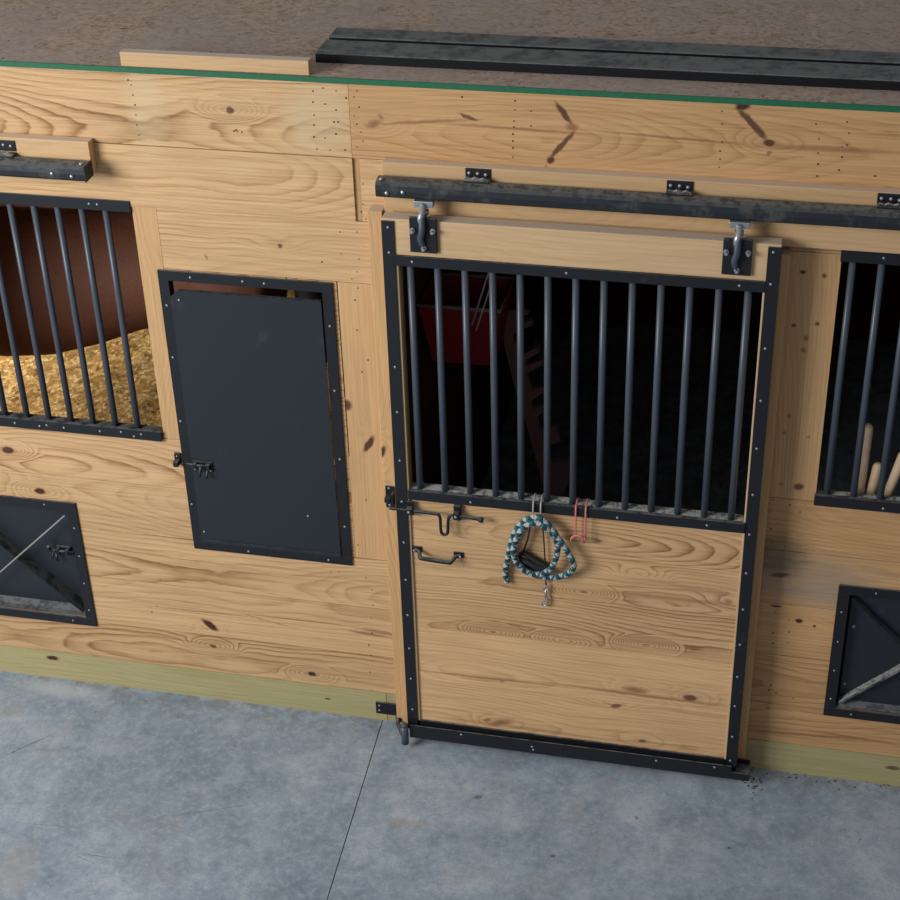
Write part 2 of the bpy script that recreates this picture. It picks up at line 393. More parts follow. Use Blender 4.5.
# grime collected along the foot of the stall front
y_ = s.sep(tc)[1]
gr = s.math('MULTIPLY', s.maprange(y_, -0.16, 0.0), s.maprange(s.noise(tc, 14, 4.0, .7), 0.42, 0.6, 0, .55))
c = s.mix(gr, c, (0.16, 0.14, 0.115))
def conv(px, py):
    d = RM @ Vector(((px - 450) / FPX, (450 - py) / FPX, -1)); return CAM + d * (-CAM.z / d.z)
def scr(x0, y0, x1, y1, w, st, cc):
    a_, b2 = conv(x0, y0), conv(x1, y1)
    return ((x0 + x1) / 2, (y0 + y1) / 2, (a_ - b2).length / 2, w, math.atan2(b2.y - a_.y, b2.x - a_.x), st, cc)
SC = [scr(0, 758, 66, 728, .0022, 1, (0.075, 0.07, 0.065)), scr(0, 821, 80, 828, .0018, .8, (0.12, 0.14, 0.16)), scr(165, 817, 260, 803, .0018, .8, (0.12, 0.13, 0.14)), scr(65, 851, 125, 860, .0018, .9, (0.11, 0.12, 0.13)),
      scr(70, 853, 100, 866, .0016, .8, (0.12, 0.12, 0.13))]
for (px, py, ra, rb, ang, st, cc) in [(478, 797, .022, .013, .4, .8, (0.11, 0.09, 0.07)), (553, 856, .014, .012, 0, .8, (0.10, 0.09, 0.08)), (729, 848, .007, .005, 0, .9, (0.05, 0.05, 0.05)),
                                     (405, 823, .10, .03, .1, .35, (0.27, 0.20, 0.14)), (570, 820, .03, .02, 0, .4, (0.30, 0.24, 0.17)), (15, 870, .10, .16, .3, .4, (0.36, 0.31, 0.26)), (60, 690, .22, .05, 0, .6, (0.46, 0.47, 0.47)),
                                     (178, 717, .006, .004, 0, .9, (0.06, 0.06, 0.06)), (12, 710, .06, .05, 0, .35, (0.27, 0.27, 0.20)),
                                     *SC]:
    p = conv(px, py)
    mp = s.n('Mapping', vector_type='TEXTURE'); s.t.links.new(tc, mp.inputs['Vector'])
    mp.inputs['Location'].default_value = (p.x, p.y, 0); mp.inputs['Rotation'].default_value = (0, 0, ang); mp.inputs['Scale'].default_value = (ra, rb, 1000)
    ln = s.n('VectorMath', operation='LENGTH'); s.t.links.new(mp.outputs[0], ln.inputs[0])
    k = s.maprange(s.math('MULTIPLY_ADD', b, 1.6, s.math('SUBTRACT', ln.outputs['Value'], 0.8)), 1.2, 0.3, 0, st)
    c = s.mix(k, c, cc)
M['concrete'] = s.done(c, 0.62, 0, s.math('ADD', g, s.math('MULTIPLY', b, 2)), 0.25, 0.002, spec=0.35)
M['joint'] = plain('joint_grout', (0.10, 0.085, 0.07), 0.9, 0, .3)  # dark brown fill of the slab joint

# OSB deck
s = NT('dusty_osb'); tc = s.n('TexCoord').outputs['Object']
v1 = s.n('TexVoronoi'); v1.inputs['Scale'].default_value = 60; v1.inputs['Randomness'].default_value = 1
mpn = s.n('Mapping'); s.t.links.new(tc, mpn.inputs['Vector']); mpn.inputs['Scale'].default_value = (0.9, 1.2, 1)
dn = s.noise(tc, 6, 3.0, color=True); ad = s.n('VectorMath', operation='MULTIPLY_ADD'); s.t.links.new(dn, ad.inputs[0]); ad.inputs[1].default_value = (.25, .25, 0); s.t.links.new(mpn.outputs[0], ad.inputs[2])
s.t.links.new(ad.outputs[0], v1.inputs['Vector'])
vc = s.n('SeparateColor'); s.t.links.new(v1.outputs['Color'], vc.inputs[0])
c = s.ramp(vc.outputs[0], [(0.0, (0.23, 0.145, 0.09)), (0.5, (0.36, 0.245, 0.165)), (1.0, (0.47, 0.34, 0.245))])
fine = s.noise(tc, 60, 5.0, .75)
c = s.mix(s.maprange(fine, 0.35, 0.65, 0, .75), c, (0.50, 0.375, 0.285))
big = s.noise(tc, 3.2, 4.0, .6); c = s.mix(s.maprange(big, 0.42, 0.62, 0, .5), c, (0.37, 0.295, 0.245))
sp = s.noise(tc, 52, 1.0); c = s.mix(s.maprange(sp, 0.72, 0.76, 0, .8), c, (0.07, 0.045, 0.03))
M['osb'] = s.done(c, 0.9, 0, fine, 0.3, 0.002, spec=0.1)
M['green'] = plain('green_edge_paint', (0.005, 0.108, 0.043), 0.6, 0, .35, 60, .3)

# sawdust bedding
s = NT('sawdust_bedding'); tc = s.n('TexCoord').outputs['Object']
n = s.noise(tc, 20, 7.0, .78); vo = s.n('TexVoronoi'); vo.inputs['Scale'].default_value = 60; s.t.links.new(tc, vo.inputs['Vector'])
vcc = s.n('SeparateColor'); s.t.links.new(vo.outputs['Color'], vcc.inputs[0])
c = s.ramp(n, [(0.3, (0.12, 0.065, 0.02)), (0.48, (0.33, 0.20, 0.075)), (0.62, (0.60, 0.43, 0.20)), (0.8, (0.75, 0.62, 0.36))])
c = s.mix(s.maprange(vcc.outputs[0], 0.8, 0.95, 0, .5), c, (0.85, 0.72, 0.45))
c = s.mix(s.maprange(vcc.outputs[1], 0.88, 0.95, 0, .6), c, (0.09, 0.05, 0.02))
M['sawdust'] = s.done(c, 0.95, 0, n, 0.8, 0.015, spec=0.05)

# braided rope
s = NT('braided_lead_rope'); uv = s.n('UVMap', uv_map='wood').outputs[0]
u, v, _ = s.sep(uv)
st1 = s.math('FRACT', s.math('MULTIPLY_ADD', v, 1.0, s.math('MULTIPLY', u, 25.0)))
st2 = s.math('FRACT', s.math('MULTIPLY_ADD', v, -1.0, s.math('MULTIPLY', u, 25.0)))
aa = s.math('GREATER_THAN', st1, 0.55); bb = s.math('GREATER_THAN', st2, 0.50)
c = s.mix(aa, (0.006, 0.035, 0.060), (0.010, 0.150, 0.165))
c = s.mix(bb, c, (0.42, 0.39, 0.34))
c = s.mix(s.math('MULTIPLY', s.math('GREATER_THAN', st1, 0.75), bb), c, (0.012, 0.10, 0.125))
wv = s.math('SINE', s.math('MULTIPLY', u, 700.0))
M['rope'] = s.done(c, 0.85, 0, wv, 0.4, 0.002)

# ------------------------------------------------------------------ the setting
# floor, with the saw-cut joint as a slot between two slabs
fl = MB()
jx0, jx1 = -0.137, -0.096
fl.prism([(-9, 0.6), (-9, -9), (0.25, -9), (jx0 - .0025 - .026, 0.6)], 'z', -0.12, 0.0)
fl.prism([(jx0 + .0015 - .026, 0.6), (0.254, -9), (9, -9), (9, 0.6)], 'z', -0.12, 0.0)
fl.box(-9, 9, 0.6, 5, -0.12, 0.0)
fl.box(-9, 9, -9, 4.9, -0.2, -0.003, mi=1)
structure(fl.build('floor', [M['concrete'], M['joint']]))

X0, X1 = -4.2, 4.6
# openings cut in the stall front: x0, x1, z0, z1
OP = [(-2.16, -0.918, 1.275, 2.205), (-0.818, -0.232, 0.800, 1.940), (-1.89, -1.352, 0.352, 0.888), (1.476, 2.72, 1.275, 2.205), (1.620, 2.16, 0.352, 0.888), (0.03, 1.255, -1, 2.205)]
wl = MB()
TH = 0.038
def board(mb, x0, x1, z0, z1, grain='x', y0=0.0, y1=TH, tone=None, cuts=OP, mi=0, rnd=None):
    """one board of the front, less the openings; cells of one board carry one grain"""
    xs = sorted({x0, x1} | {c for o in cuts for c in o[:2] if x0 < c < x1})
    zs = sorted({z0, z1} | {c for o in cuts for c in o[2:] if z0 < c < z1})
    cx = (x0 + x1) / 2; cz = (z0 + z1) / 2
    pid = (rnd or random.random(), (cz if grain == 'x' else cx) + y0, tone or random.uniform(0.92, 1.06))
    for a, b in zip(xs, xs[1:]):
        for c, d in zip(zs, zs[1:]):
            mx, mz = (a + b) / 2, (c + d) / 2
            if any(o[0] < mx < o[1] and o[2] < mz < o[3] for o in cuts): continue
            mb.box(a, b, y0, y1, c, d, grain, pid, mi)
g = 0.0012
# top two courses
board(wl, X0, -0.120, 2.421 + g, 2.672, tone=1.0); board(wl, -0.120 + g, X1, 2.421 + g, 2.672, tone=1.0, mi=4)
board(wl, X0, -0.120, 2.196 + g, 2.421 - g, y0=-0.004, tone=1.03)
board(wl, -0.120, -0.096, 2.196 + g, 2.421 - g, y0=0.004, grain='z', tone=0.84, mi=1)
board(wl, -0.096, -0.005, 2.196 + g, 2.421 - g, tone=1.04)
board(wl, -0.005, X1, 2.196 + g, 2.421 - g, tone=0.95, mi=4)
# horizontal boards of the lower front
rows = [0.142, 0.330, 0.565, 0.800, 1.035, 1.256, 1.500, 1.735, 1.965, 2.196]
for z0, z1 in zip(rows, rows[1:]):
    lo, hi = z0 + g, z1 - g
    if z1 <= 1.26:
        if z1 <= 0.81:
            board(wl, X0, -0.062, lo, hi, rnd={0.142: .7905, 0.330: .281, 0.565: .527}[z0])
        else:
            board(wl, X0, -0.205, lo, hi, rnd={0.800: .595, 1.035: .252}[z0])
        board(wl, 1.262, X1, lo, hi, tone=random.uniform(.92, 1.02), mi=4)
    else:
        if z0 > 1.9: board(wl, -0.830 + g, -0.062, lo, hi, tone=1.02)
        else: board(wl, -0.830 + g, -0.2, lo, hi)
        board(wl, X0, -2.16, lo, hi); board(wl, 2.72, X1, lo, hi)
wall = None
# upright boards set flush in the front
board(wl, -0.920, -0.830, 1.256 + g, 2.196 - g, 'z', tone=1.02, mi=1)
board(wl, -0.205 + g, -0.062, 0.800 + g, 1.965 - g, 'z', tone=1.05, mi=1)
board(wl, 1.262, 1.466, 1.256 + g, 2.196 - g, 'z', tone=0.98, mi=1)
# nail and screw marks, row by row
def nail(px, py, r=0.0036, Y=0.0):
    p = at(px, py, Y); wl.tube([(p.x, Y + .002, p.z), (p.x, Y - .0008, p.z)], r, 6, mi=2)
nl = [(131,85),(133,95),(135,105),(136,115),(137,125),(139,135),(128,80),(234,131),(242,132),(236,130),(317,149),(345,150),
      (313,91),(313,102),(314,115),(314,125),(314,137),(323,88),(325,104),(336,91),(336,110),(338,122),(336,134),(346,98),(357,91),(354,97),(359,107),(354,116),(357,124),(361,132),(363,141),(357,147),(334,122),(325,138),(330,150),
      (515,92),(515,101),(515,110),(514,121),(514,127),(513,134),(513,141),(513,148),(513,157),(531,111),(531,126),(462,97),(475,89),(588,94),(546,166),
      (722,111),(722,124),(722,142),(720,151),(720,159),(719,167),(816,124),(819,139),(818,153),(818,164),(817,176),(847,122),(849,133),(847,145),(842,147),(842,157),(839,170),(875,176),
      (345,168),(346,190),(347,207),(343,211),(346,186),(363,184),(363,204),(366,219),(361,212),(340,232),(357,232),(341,254),(359,259),(357,272),(358,288),(352,279),(322,262),(286,278),
      (331,572),(366,578),(372,590),(373,605),(371,618),(372,633),(369,645),(371,655),(370,672),(372,690),(339,572),(160,580),(157,606),(152,612),
      (775,612),(773,624),(773,633),(773,643),(789,620),(789,632),(788,643),(771,685),(769,690),(768,708),(776,693),(793,698),(772,542),(774,566),(771,529),(800,512),(790,505),(770,512),(773,500),
      (368,360),(375,300),(355,300),(357,330),(362,372),(366,500),(352,520),(358,545),(196,500)]
for q in nl: nail(q[0], q[1], random.uniform(.0022, .0036))
structure(wl.build('wall_front', [M['wall'], M['post'], M['nail'], M['inner'], M['warm']]))
# green treated bottom board
bb_ = MB()
board(bb_, X0, -0.118, 0, 0.142, y0=-0.004, tone=1.0, cuts=[]); board(bb_, -0.118 + g, -0.03, 0, 0.142, y0=-0.002, tone=0.9, cuts=[])
board(bb_, 1.255, X1, 0, 0.142, y0=-0.004, tone=0.95, cuts=[])
structure(bb_.build('baseboard_front', M['treated']))
# jambs beside the opening
j = MB(); j.box(-0.062, -0.013, -0.058, 0, 0.045, 2.262, 'z', ch=.003); structure(j.build('trim_1', M['post']))
j = MB(); j.box(1.262, 1.309, -0.052, 0, 0.004, 2.205, 'z', ch=.003); structure(j.build('trim_2', M['post']))
# ledgers that carry the tracks
j = MB(); j.box(-0.009, X1, -0.040, -0.0005, 2.229, 2.430, 'x', ch=.002, pid=(.37, 2.29, 1.0))
structure(j.build('trim_3', M['ledger']))
j = MB(); j.box(X0, -1.022, -0.044, -0.0045, 2.322, 2.438, 'x', ch=.002, pid=(.61, 2.35, 1.05)); structure(j.build('trim_4', M['ledger']))
# stall lining: back, sides, partition, timber with the stall's deep shade in its colour
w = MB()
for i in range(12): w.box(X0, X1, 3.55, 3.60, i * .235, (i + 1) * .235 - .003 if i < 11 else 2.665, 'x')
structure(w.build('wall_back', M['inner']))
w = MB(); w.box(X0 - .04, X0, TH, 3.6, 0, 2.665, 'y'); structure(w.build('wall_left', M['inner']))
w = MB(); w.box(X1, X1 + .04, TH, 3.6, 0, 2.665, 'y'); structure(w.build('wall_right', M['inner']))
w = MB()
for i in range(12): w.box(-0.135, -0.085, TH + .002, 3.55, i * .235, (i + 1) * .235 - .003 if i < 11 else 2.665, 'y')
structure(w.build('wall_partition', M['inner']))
# OSB deck over the stalls, green painted edge
dk = MB()
dk.box(X0, X1, 0.002, 3.6, 2.672, 2.690, mi=0)
dk.box(X0, X1, -0.0035, 0.002, 2.6725, 2.6905, mi=1)
structure(dk.build('ceiling', [M['osb'], M['green']]))

# ------------------------------------------------------------------ small makers
def screws(pts, parent, nrm=(0, -1, 0), r=0.0052, h=0.004, mat='galv', name='screw'):
    for p in pts:
        m = MB(); m.dome(p, nrm, r, h, 8); m.build(name, M[mat], parent)

# ------------------------------------------------------------------ sliding stall door
D = thing('stall_door', 'large sliding stall door of pine planks with a barred top, framed in black steel', 'door', (0.64, -0.09, 0.075))
FY = -0.120
rt = 1.204
m = MB()
seams = [0.105, 0.335, 0.590, 0.800, 1.000, rt]
def zz(px, py): return at(px, py, FY).z
tones = [1.03, 1.08, .95, .97, .98]
for i, (a, b) in enumerate(zip(seams, seams[1:])):
    m.box(0.040, 1.240, -0.108, -0.070, a + .0008, b - .0008, 'x', ((.541, .809, .262, .530, .790)[i], (a + b) / 2 + DY, tones[i]))
m.build('plank_panel', M['door'], D)
m = MB(); m.box(0.0, 1.280, -0.116, -0.062, 2.140, 2.268, 'x', ch=.003); m.build('top_rail', M['door_rail'], D)
for (a, b) in ((0.0, 0.050), (1.233, 1.279)):
    m = MB(); m.box(a, b, -0.1165, -0.062, 0.09, 2.139, 'z', ch=.002); m.build('stile', M['door_rail'], D)
for (x0, x1, px) in ((0.000, 0.042, 0), (1.239, 1.281, 1)):
    m = MB(); m.box(x0, x1, -0.122, -0.1175, 0.082, 2.262, ch=.001)
    st = m.build('edge_strap', M['black'], D)
    xc = (x0 + x1) / 2 + (.002 if px == 0 else -.004)
    zs = [2.240, 2.150, 1.720, 1.540, 1.340, 1.165, 0.985, 0.815, 0.650, 0.490, 0.340, 0.185] if px == 0 else [2.245, 2.135, 1.905, 1.710, 1.525, 1.340, 1.175, 1.010, 0.850, 0.690, 0.540, 0.400, 0.250, 0.130]
    screws([(xc, -0.122, z) for z in zs], st)
# grille
m = MB(); m.box(0.042, 1.239, -0.124, -0.119, 2.104, 2.141, ch=.001); m.box(0.050, 1.233, -0.119, -0.080, 2.134, 2.139)
gt = m.build('grille_top_rail', M['black'], D); screws([(.61, -.124, 2.123), (.10, -.124, 2.123), (1.16, -.124, 2.123)], gt)
m = MB(); m.box(0.048, 1.239, -0.128, -0.112, 1.180, 1.220, ch=.002)
gb = m.build('grille_bottom_rail', M['black'], D); screws([(.277, -.128, 1.196), (.80, -.128, 1.194), (.69, -.128, 1.19), (1.11, -.128, 1.2)], gb)
m = MB(); m.box(0.050, 1.233, -0.1115, -0.064, 1.2045, 1.2160, ch=.002); m.build('dusty_ledge', M['ledge'], D)['label'] = 'dust covered ledge under the bars'
bar_p = None
for i in range(13):
    x = 0.0865 + i * 0.0918
    if bar_p is None:
        m = MB(); m.cyl((x, -0.097, 1.216), (x, -0.097, 2.134), 0.0122, 14); bar_p = m.build('bar', M['bar'], D)
    else:
        b = bar_p.copy(); col.objects.link(b); b.parent = D; b.location = (i * 0.0918, 0, 0)
# bottom channel, open at the top and the right-hand end
m = MB()
prof = [(-0.152, 0.112), (-0.152, 0.060), (-0.088, 0.060), (-0.088, 0.112), (-0.092, 0.112), (-0.092, 0.064), (-0.148, 0.064), (-0.148, 0.112)]
prof = [(-0.142, 0.118), (-0.142, 0.056), (-0.058, 0.056), (-0.058, 0.100), (-0.062, 0.100), (-0.062, 0.067), (-0.137, 0.067), (-0.137, 0.118)]
m.prism(prof, 'x', 0.012, 1.262); m.prism([(-0.142, 0.088), (-0.142, 0.056), (-0.058, 0.056), (-0.058, 0.088), (-0.062, 0.088), (-0.062, 0.067), (-0.137, 0.067), (-0.137, 0.088)], 'x', 1.2625, 1.330)
bc = m.build('bottom_channel', M['black'], D)
screws([(.22, -.142, .105), (.50, -.142, .090), (.505, -.142, .075), (.98, -.142, .10), (1.20, -.142, .105)], bc)
m = MB(); m.box(0.04, 1.24, -0.1165, -0.1085, 0.098, 0.128); m.build('bottom_strip', M['black'], D)
# hangers
def hanger(x0):
    m = MB(); x1 = x0 + .090; xc = (x0 + x1) / 2
    m.box(x0, x1, -0.129, -0.1165, 2.160, 2.283, ch=.002)
    h = m.build('hanger_plate', M['black'], D)
    m = MB(); m.tube(catmull([(xc - .002, -.131, 2.190), (xc - .006, -.142, 2.215), (xc, -.146, 2.245), (xc, -.135, 2.285)], 5), [.011] * 16, 10, squash=.8)
    m.build('strap_fold', M['bar'], h)
    for (dx, z) in ((-.034, 2.240), (.034, 2.242), (0.002, 2.180)):
        q = MB(); q.tube([(xc + dx, -.129, z), (xc + dx, -.136, z)], .0095, 6); q.tube([(xc + dx, -.136, z), (xc + dx, -.150, z)], .0055, 8)
        q.build('bolt', M['zinc'], h)
    m = MB(); m.cyl((xc, -.100, 2.269), (xc, -.100, 2.325), .0085, 10); m.tube([(xc, -.100, 2.286), (xc, -.100, 2.300)], .016, 6)
    m.tube(catmull([(xc - .004, -.128, 2.262), (xc - .004, -.140, 2.285), (xc, -.130, 2.303), (xc, -.110, 2.320)], 4), .0105, 8)
    m.box(xc - .032, xc + .032, -.112, -.080, 2.312, 2.333, ch=.002)
    m.build('roller_stem', M['zinc'], h)
hanger(0.096); hanger(1.101)
# slide latch: round rod with a dropped finger grip, in two staples
L = MB()
L.tube(catmull([(-0.020, -.140, 1.143), (0.02, -.140, 1.142), (0.150, -.142, 1.140), (0.163, -.143, 1.136), (0.168, -.146, 1.120), (0.170, -.150, 1.075), (0.176, -.151, 1.062), (0.188, -.151, 1.062), (0.195, -.150, 1.072), (0.197, -.146, 1.120), (0.203, -.143, 1.138), (0.220, -.142, 1.142), (0.300, -.142, 1.136), (0.318, -.142, 1.134)], 4), .0058, 8)
L.tube([(0.309, -.142, 1.135), (0.325, -.142, 1.133)], .010, 8)
lt = L.build('latch_rod', M['black'], D)
for x in (0.054, 0.226):
    m = MB(); m.box(x - .013, x + .013, -.128, -.108 if x > .1 else -.122, 1.112 if x < .1 else 1.110, 1.172, ch=.002); m.box(x - .011, x + .011, -.152, -.128, 1.128, 1.154, ch=.003)
    q = m.build('latch_guide', M['black'], lt); screws([(x, -.152, 1.142)], q, r=.006, h=.004)
# pull handle
m = MB()
m.box(0.050, 0.086, -.113, -.108, 0.940, 0.966, ch=.002); m.box(0.205, 0.242, -.113, -.108, 0.934, 0.960, ch=.002)
m.tube(catmull([(0.060, -.114, 0.952), (0.078, -.124, 0.952), (0.088, -.150, 0.948), (0.102, -.156, 0.946), (0.190, -.156, 0.941), (0.204, -.150, 0.941), (0.214, -.124, 0.945), (0.232, -.114, 0.946)], 5), .0078, 8)
hd = m.build('pull_handle', M['black'], D); screws([(.060, -.1215, .953), (.232, -.1215, .947)], hd)
screws([(.055, -.1165, 2.2), ], hd) if False else None

# keeper of the latch on the jamb
kp = MB()
kp.box(-0.054, -0.020, -.062, -.0585, 1.090, 1.185, ch=.001); kp.box(-0.052, -0.030, -.092, -.062, 1.130, 1.150, ch=.002); kp.box(-.028, -.020, -.088, -.062, 1.110, 1.165, ch=.001)
o = kp.build('latch_keeper', M['black'], None, (-0.037, -.0585, 1.09))
tag(o, 'small black steel latch keeper screwed to the left jamb of the sliding door', 'latch keeper')
screws([(-.040, -.062, 1.176), (-.040, -.062, 1.102)], o)

# floor guide at the foot of the door
G = thing('door_guide', 'black steel guide bracket and roller at the bottom left corner of the sliding door', 'guide bracket', (-0.11, -0.01, 0.03))
m = MB(); m.box(-0.160, -0.070, -.012, -.0045, 0.040, 0.098, ch=.001); p = m.build('mounting_plate', M['black'], G); screws([(-.145, -.012, .083), (-.145, -.012, .058)], p)
m = MB(); m.cyl((-0.072, -.012, 0.066), (-0.050, -.085, 0.066), .008, 8); m.cyl((-.050, -.085, .066), (-.016, -.146, .066), .008, 8); m.cyl((-.070, -.010, .066), (-.050, -.064, .066), .011, 6); m.build('arm', M['black'], G)
m = MB(); m.tube([(-.006, -.150, 0.030), (-.006, -.150, 0.118)], .015, 12); m.dome((-.006, -.150, .118), (0, 0, 1), .014, .012, 10); m.build('roller', M['bar'], G)

# ------------------------------------------------------------------ door tracks
def track(x0, x1, brackets, label, endbolt, dz=0.0, dy=0.0):
    T = thing('door_track', label, 'door track', ((x0 + x1) / 2, -.10, 2.34 + dz), 'sliding door tracks')
    prof = [(-.118, 2.345), (-.128, 2.346), (-.136, 2.354), (-.138, 2.372), (-.136, 2.390), (-.128, 2.400), (-.092, 2.403), (-.080, 2.400), (-.074, 2.390), (-.073, 2.354), (-.080, 2.346), (-.092, 2.345),
            (-.092, 2.349), (-.079, 2.350), (-.077, 2.388), (-.084, 2.397), (-.126, 2.396), (-.133, 2.388), (-.134, 2.356), (-.128, 2.350), (-.118, 2.350)]
    m = MB(); m.prism([(a + dy, b + dz) for a, b in prof], 'x', x0, x1)
    if x1 < 0: m.box(x1 - .003, x1 + .0005, -.1375 + dy, -.0735 + dy, 2.346 + dz, 2.402 + dz)
    r = m.build('rail', M['track'], T)
    for bx in brackets:
        yb_ = -.0405 if x0 > -1 else -.0445
        m = MB(); zb_ = 2.391 if x0 > -1 else 2.391
        m.box(bx - .041, bx + .041, yb_ - .004, yb_, zb_, zb_ + .038, ch=.001)
        m.box(bx - .041, bx + .041, -.104 + dy, yb_, 2.4035 + dz, 2.4085 + dz, ch=.001)
        b = m.build('bracket', M['black'], T); Y = yb_ - .004
        screws([(bx - .028, Y, zb_ + .022), (bx, Y, zb_ + .022), (bx + .026, Y, zb_ + .019)], b, r=.0065, h=.006)
        m = MB(); m.prism([(bx - .04, 2.4085 + dz), (bx - .034, 2.417 + dz), (bx - .018, 2.413 + dz), (bx - .006, 2.418 + dz), (bx + .008, 2.413 + dz), (bx + .022, 2.417 + dz), (bx + .04, 2.4085 + dz)], 'y', -.100 + dy, -.086 + dy)
        m.build('hook_strap', M['ledge'], b)
    for c_, nn in (((endbolt, -.118 + dy, 2.402 + dz), (0, 0, 1)), ((endbolt + (.022 if x0 > -1 else -.03), -.1378 + dy, 2.366 + dz), (0, -1, 0)), ((endbolt + (.075 if x0 > -1 else -.10), -.1378 + dy, 2.372 + dz), (0, -1, 0))):
        m = MB(); m.dome(c_, nn, .0075, .007, 8); m.build('end_bolt', M['zinc'], T)
track(-0.016, X1, [0.308, 0.951, 1.592, 2.233, 2.87], 'long dusty black steel track above the sliding stall door', 0.000, -.010, .026)
track(X0, -1.016, [-1.330, -1.97, -2.6], 'short end of dusty black track at the upper left above the left barred window', -1.034, -0.022, .022)

# ------------------------------------------------------------------ barred windows
def grille(x0, x1, xb, nb, label, scr):
    W = thing('window_grille', label, 'window grille', ((x0 + x1) / 2, -.01, 1.25), 'barred stall windows')
    m = MB(); m.box(x0, x1, -.0065, -.0045, 2.184, 2.222) if False else m.box(x0, x1, -.010, -.0048, 2.180, 2.222, ch=.001); m.box(x0 + .005, x1 - .006, -.0045, .034, 2.196, 2.2035)
    t = m.build('top_rail', M['black'], W); screws([(a, -.010, 2.203) for a in scr[0]], t)
    m = MB(); m.box(x0, x1, -.016, -.0005, 1.255, 1.296, ch=.001)
    t = m.build('bottom_rail', M['black'], W); screws([(a, -.016, 1.276 + d) for a, d in scr[1]], t)
    m = MB(); m.box(x0 + .008, x1 - .007, .0005, .036, 1.2765, 1.290, ch=.001); m.build('sill', M['ledge'] if x0 > 0 else M['black'], W)
    p = None
    for i in range(nb):
        if p is None:
            m = MB(); m.cyl((xb, .010, 1.288), (xb, .010, 2.198), 0.0118, 14); p = m.build('bar', M['bar'], W)
        else:
            b = p.copy(); col.objects.link(b); b.parent = W; b.location = (i * .0895, 0, 0)
grille(-2.165, -0.912, -2.086, 13, 'left barred window opening with the brown horse behind it', ([-1.03, -1.06, -1.5, -1.9], [(-1.07, .006), (-1.155, 0), (-1.37, .004), (-1.40, -.003), (-.99, .004), (-1.02, -.008), (-1.30, 0), (-1.5, 0)]))
grille(1.468, 2.725, 1.508, 13, 'right barred window opening with pale wooden stakes behind it', ([1.60, 2.0, 2.4], [(1.70, -.006), (2.1, 0), (2.5, 0)]))

# ------------------------------------------------------------------ feed door
F = thing('feed_door', 'tall plain black steel feed door with barrel bolt, left of the sliding door', 'hatch door', (-0.525, -.01, 0.77))
m = MB()
m.box(-0.843, -0.208, -.009, -.0005, 1.928, 1.967, ch=.001); m.box(-0.843, -0.208, -.009, -.0005, 0.770, 0.806, ch=.001)
m.box(-0.843, -0.806, -.0088, -.0005, 0.8062, 1.9278); m.box(-0.246, -0.208, -.0088, -.0005, 0.8062, 1.9278)
m.box(-0.812, -0.808, .0002, .036, 0.808, 1.932); m.box(-0.242, -0.238, .0002, .036, 0.808, 1.932)
fr = m.build('frame', M['black'], F)
screws([(-.722, -.009, 1.948), (-.452, -.009, 1.946), (-.53, -.009, 1.948), (-.823, -.009, 1.83), (-.826, -.009, 1.62), (-.829, -.009, 1.35), (-.828, -.009, .98), (-.226, -.009, 1.80), (-.226, -.009, 1.54), (-.226, -.009, 1.25), (-.226, -.009, .95), (-.30, -.009, .786), (-.62, -.009, .786)], fr)
m = MB()
m.prism([(-0.806, 0.822), (-0.249, 0.822), (-0.251, 1.893), (-0.775, 1.893), (-0.804, 1.868)], 'y', -.014, -.010)
m.box(-0.775, -0.253, -.0098, .004, 1.888, 1.893); m.box(-.806, -.249, -.020, -.0142, .8135, .8235)
pn = m.build('door_panel', M['sheet'], F)
screws([(-.772, -.014, 1.858), (-.365, -.014, .985), (-.79, -.014, .86)], pn)
m = MB()
m.box(-0.800, -0.722, -.020, -.0142, 1.142, 1.186, ch=.001)
m.cyl((-.822, -.028, 1.172), (-.728, -.028, 1.172), .0065, 8); m.box(-.795, -.780, -.036, -.020, 1.160, 1.182, ch=.002); m.box(-.745, -.728, -.036, -.020, 1.158, 1.182, ch=.002)
m.cyl((-.765, -.028, 1.172), (-.765, -.050, 1.135), .0055, 8); m.cyl((-.742, -.024, 1.150), (-.742, -.044, 1.128), .0050, 8)
bt = m.build('barrel_bolt', M['black'], F)
screws([(-.792, -.020, 1.150), (-.73, -.020, 1.150)], bt, r=.004)
kp = MB(); kp.box(-0.874, -0.850, -.010, -.0003, 1.160, 1.205, ch=.001); kp.box(-.872, -.852, -.036, -.010, 1.160, 1.182, ch=.002)
o = kp.build('bolt_keeper', M['black'], None, (-.862, -.0003, 1.16)); tag(o, 'small black bolt keeper on the upright pine board left of the feed door', 'latch keeper')
screws([(-.862, -.010, 1.194)], o, r=.004)

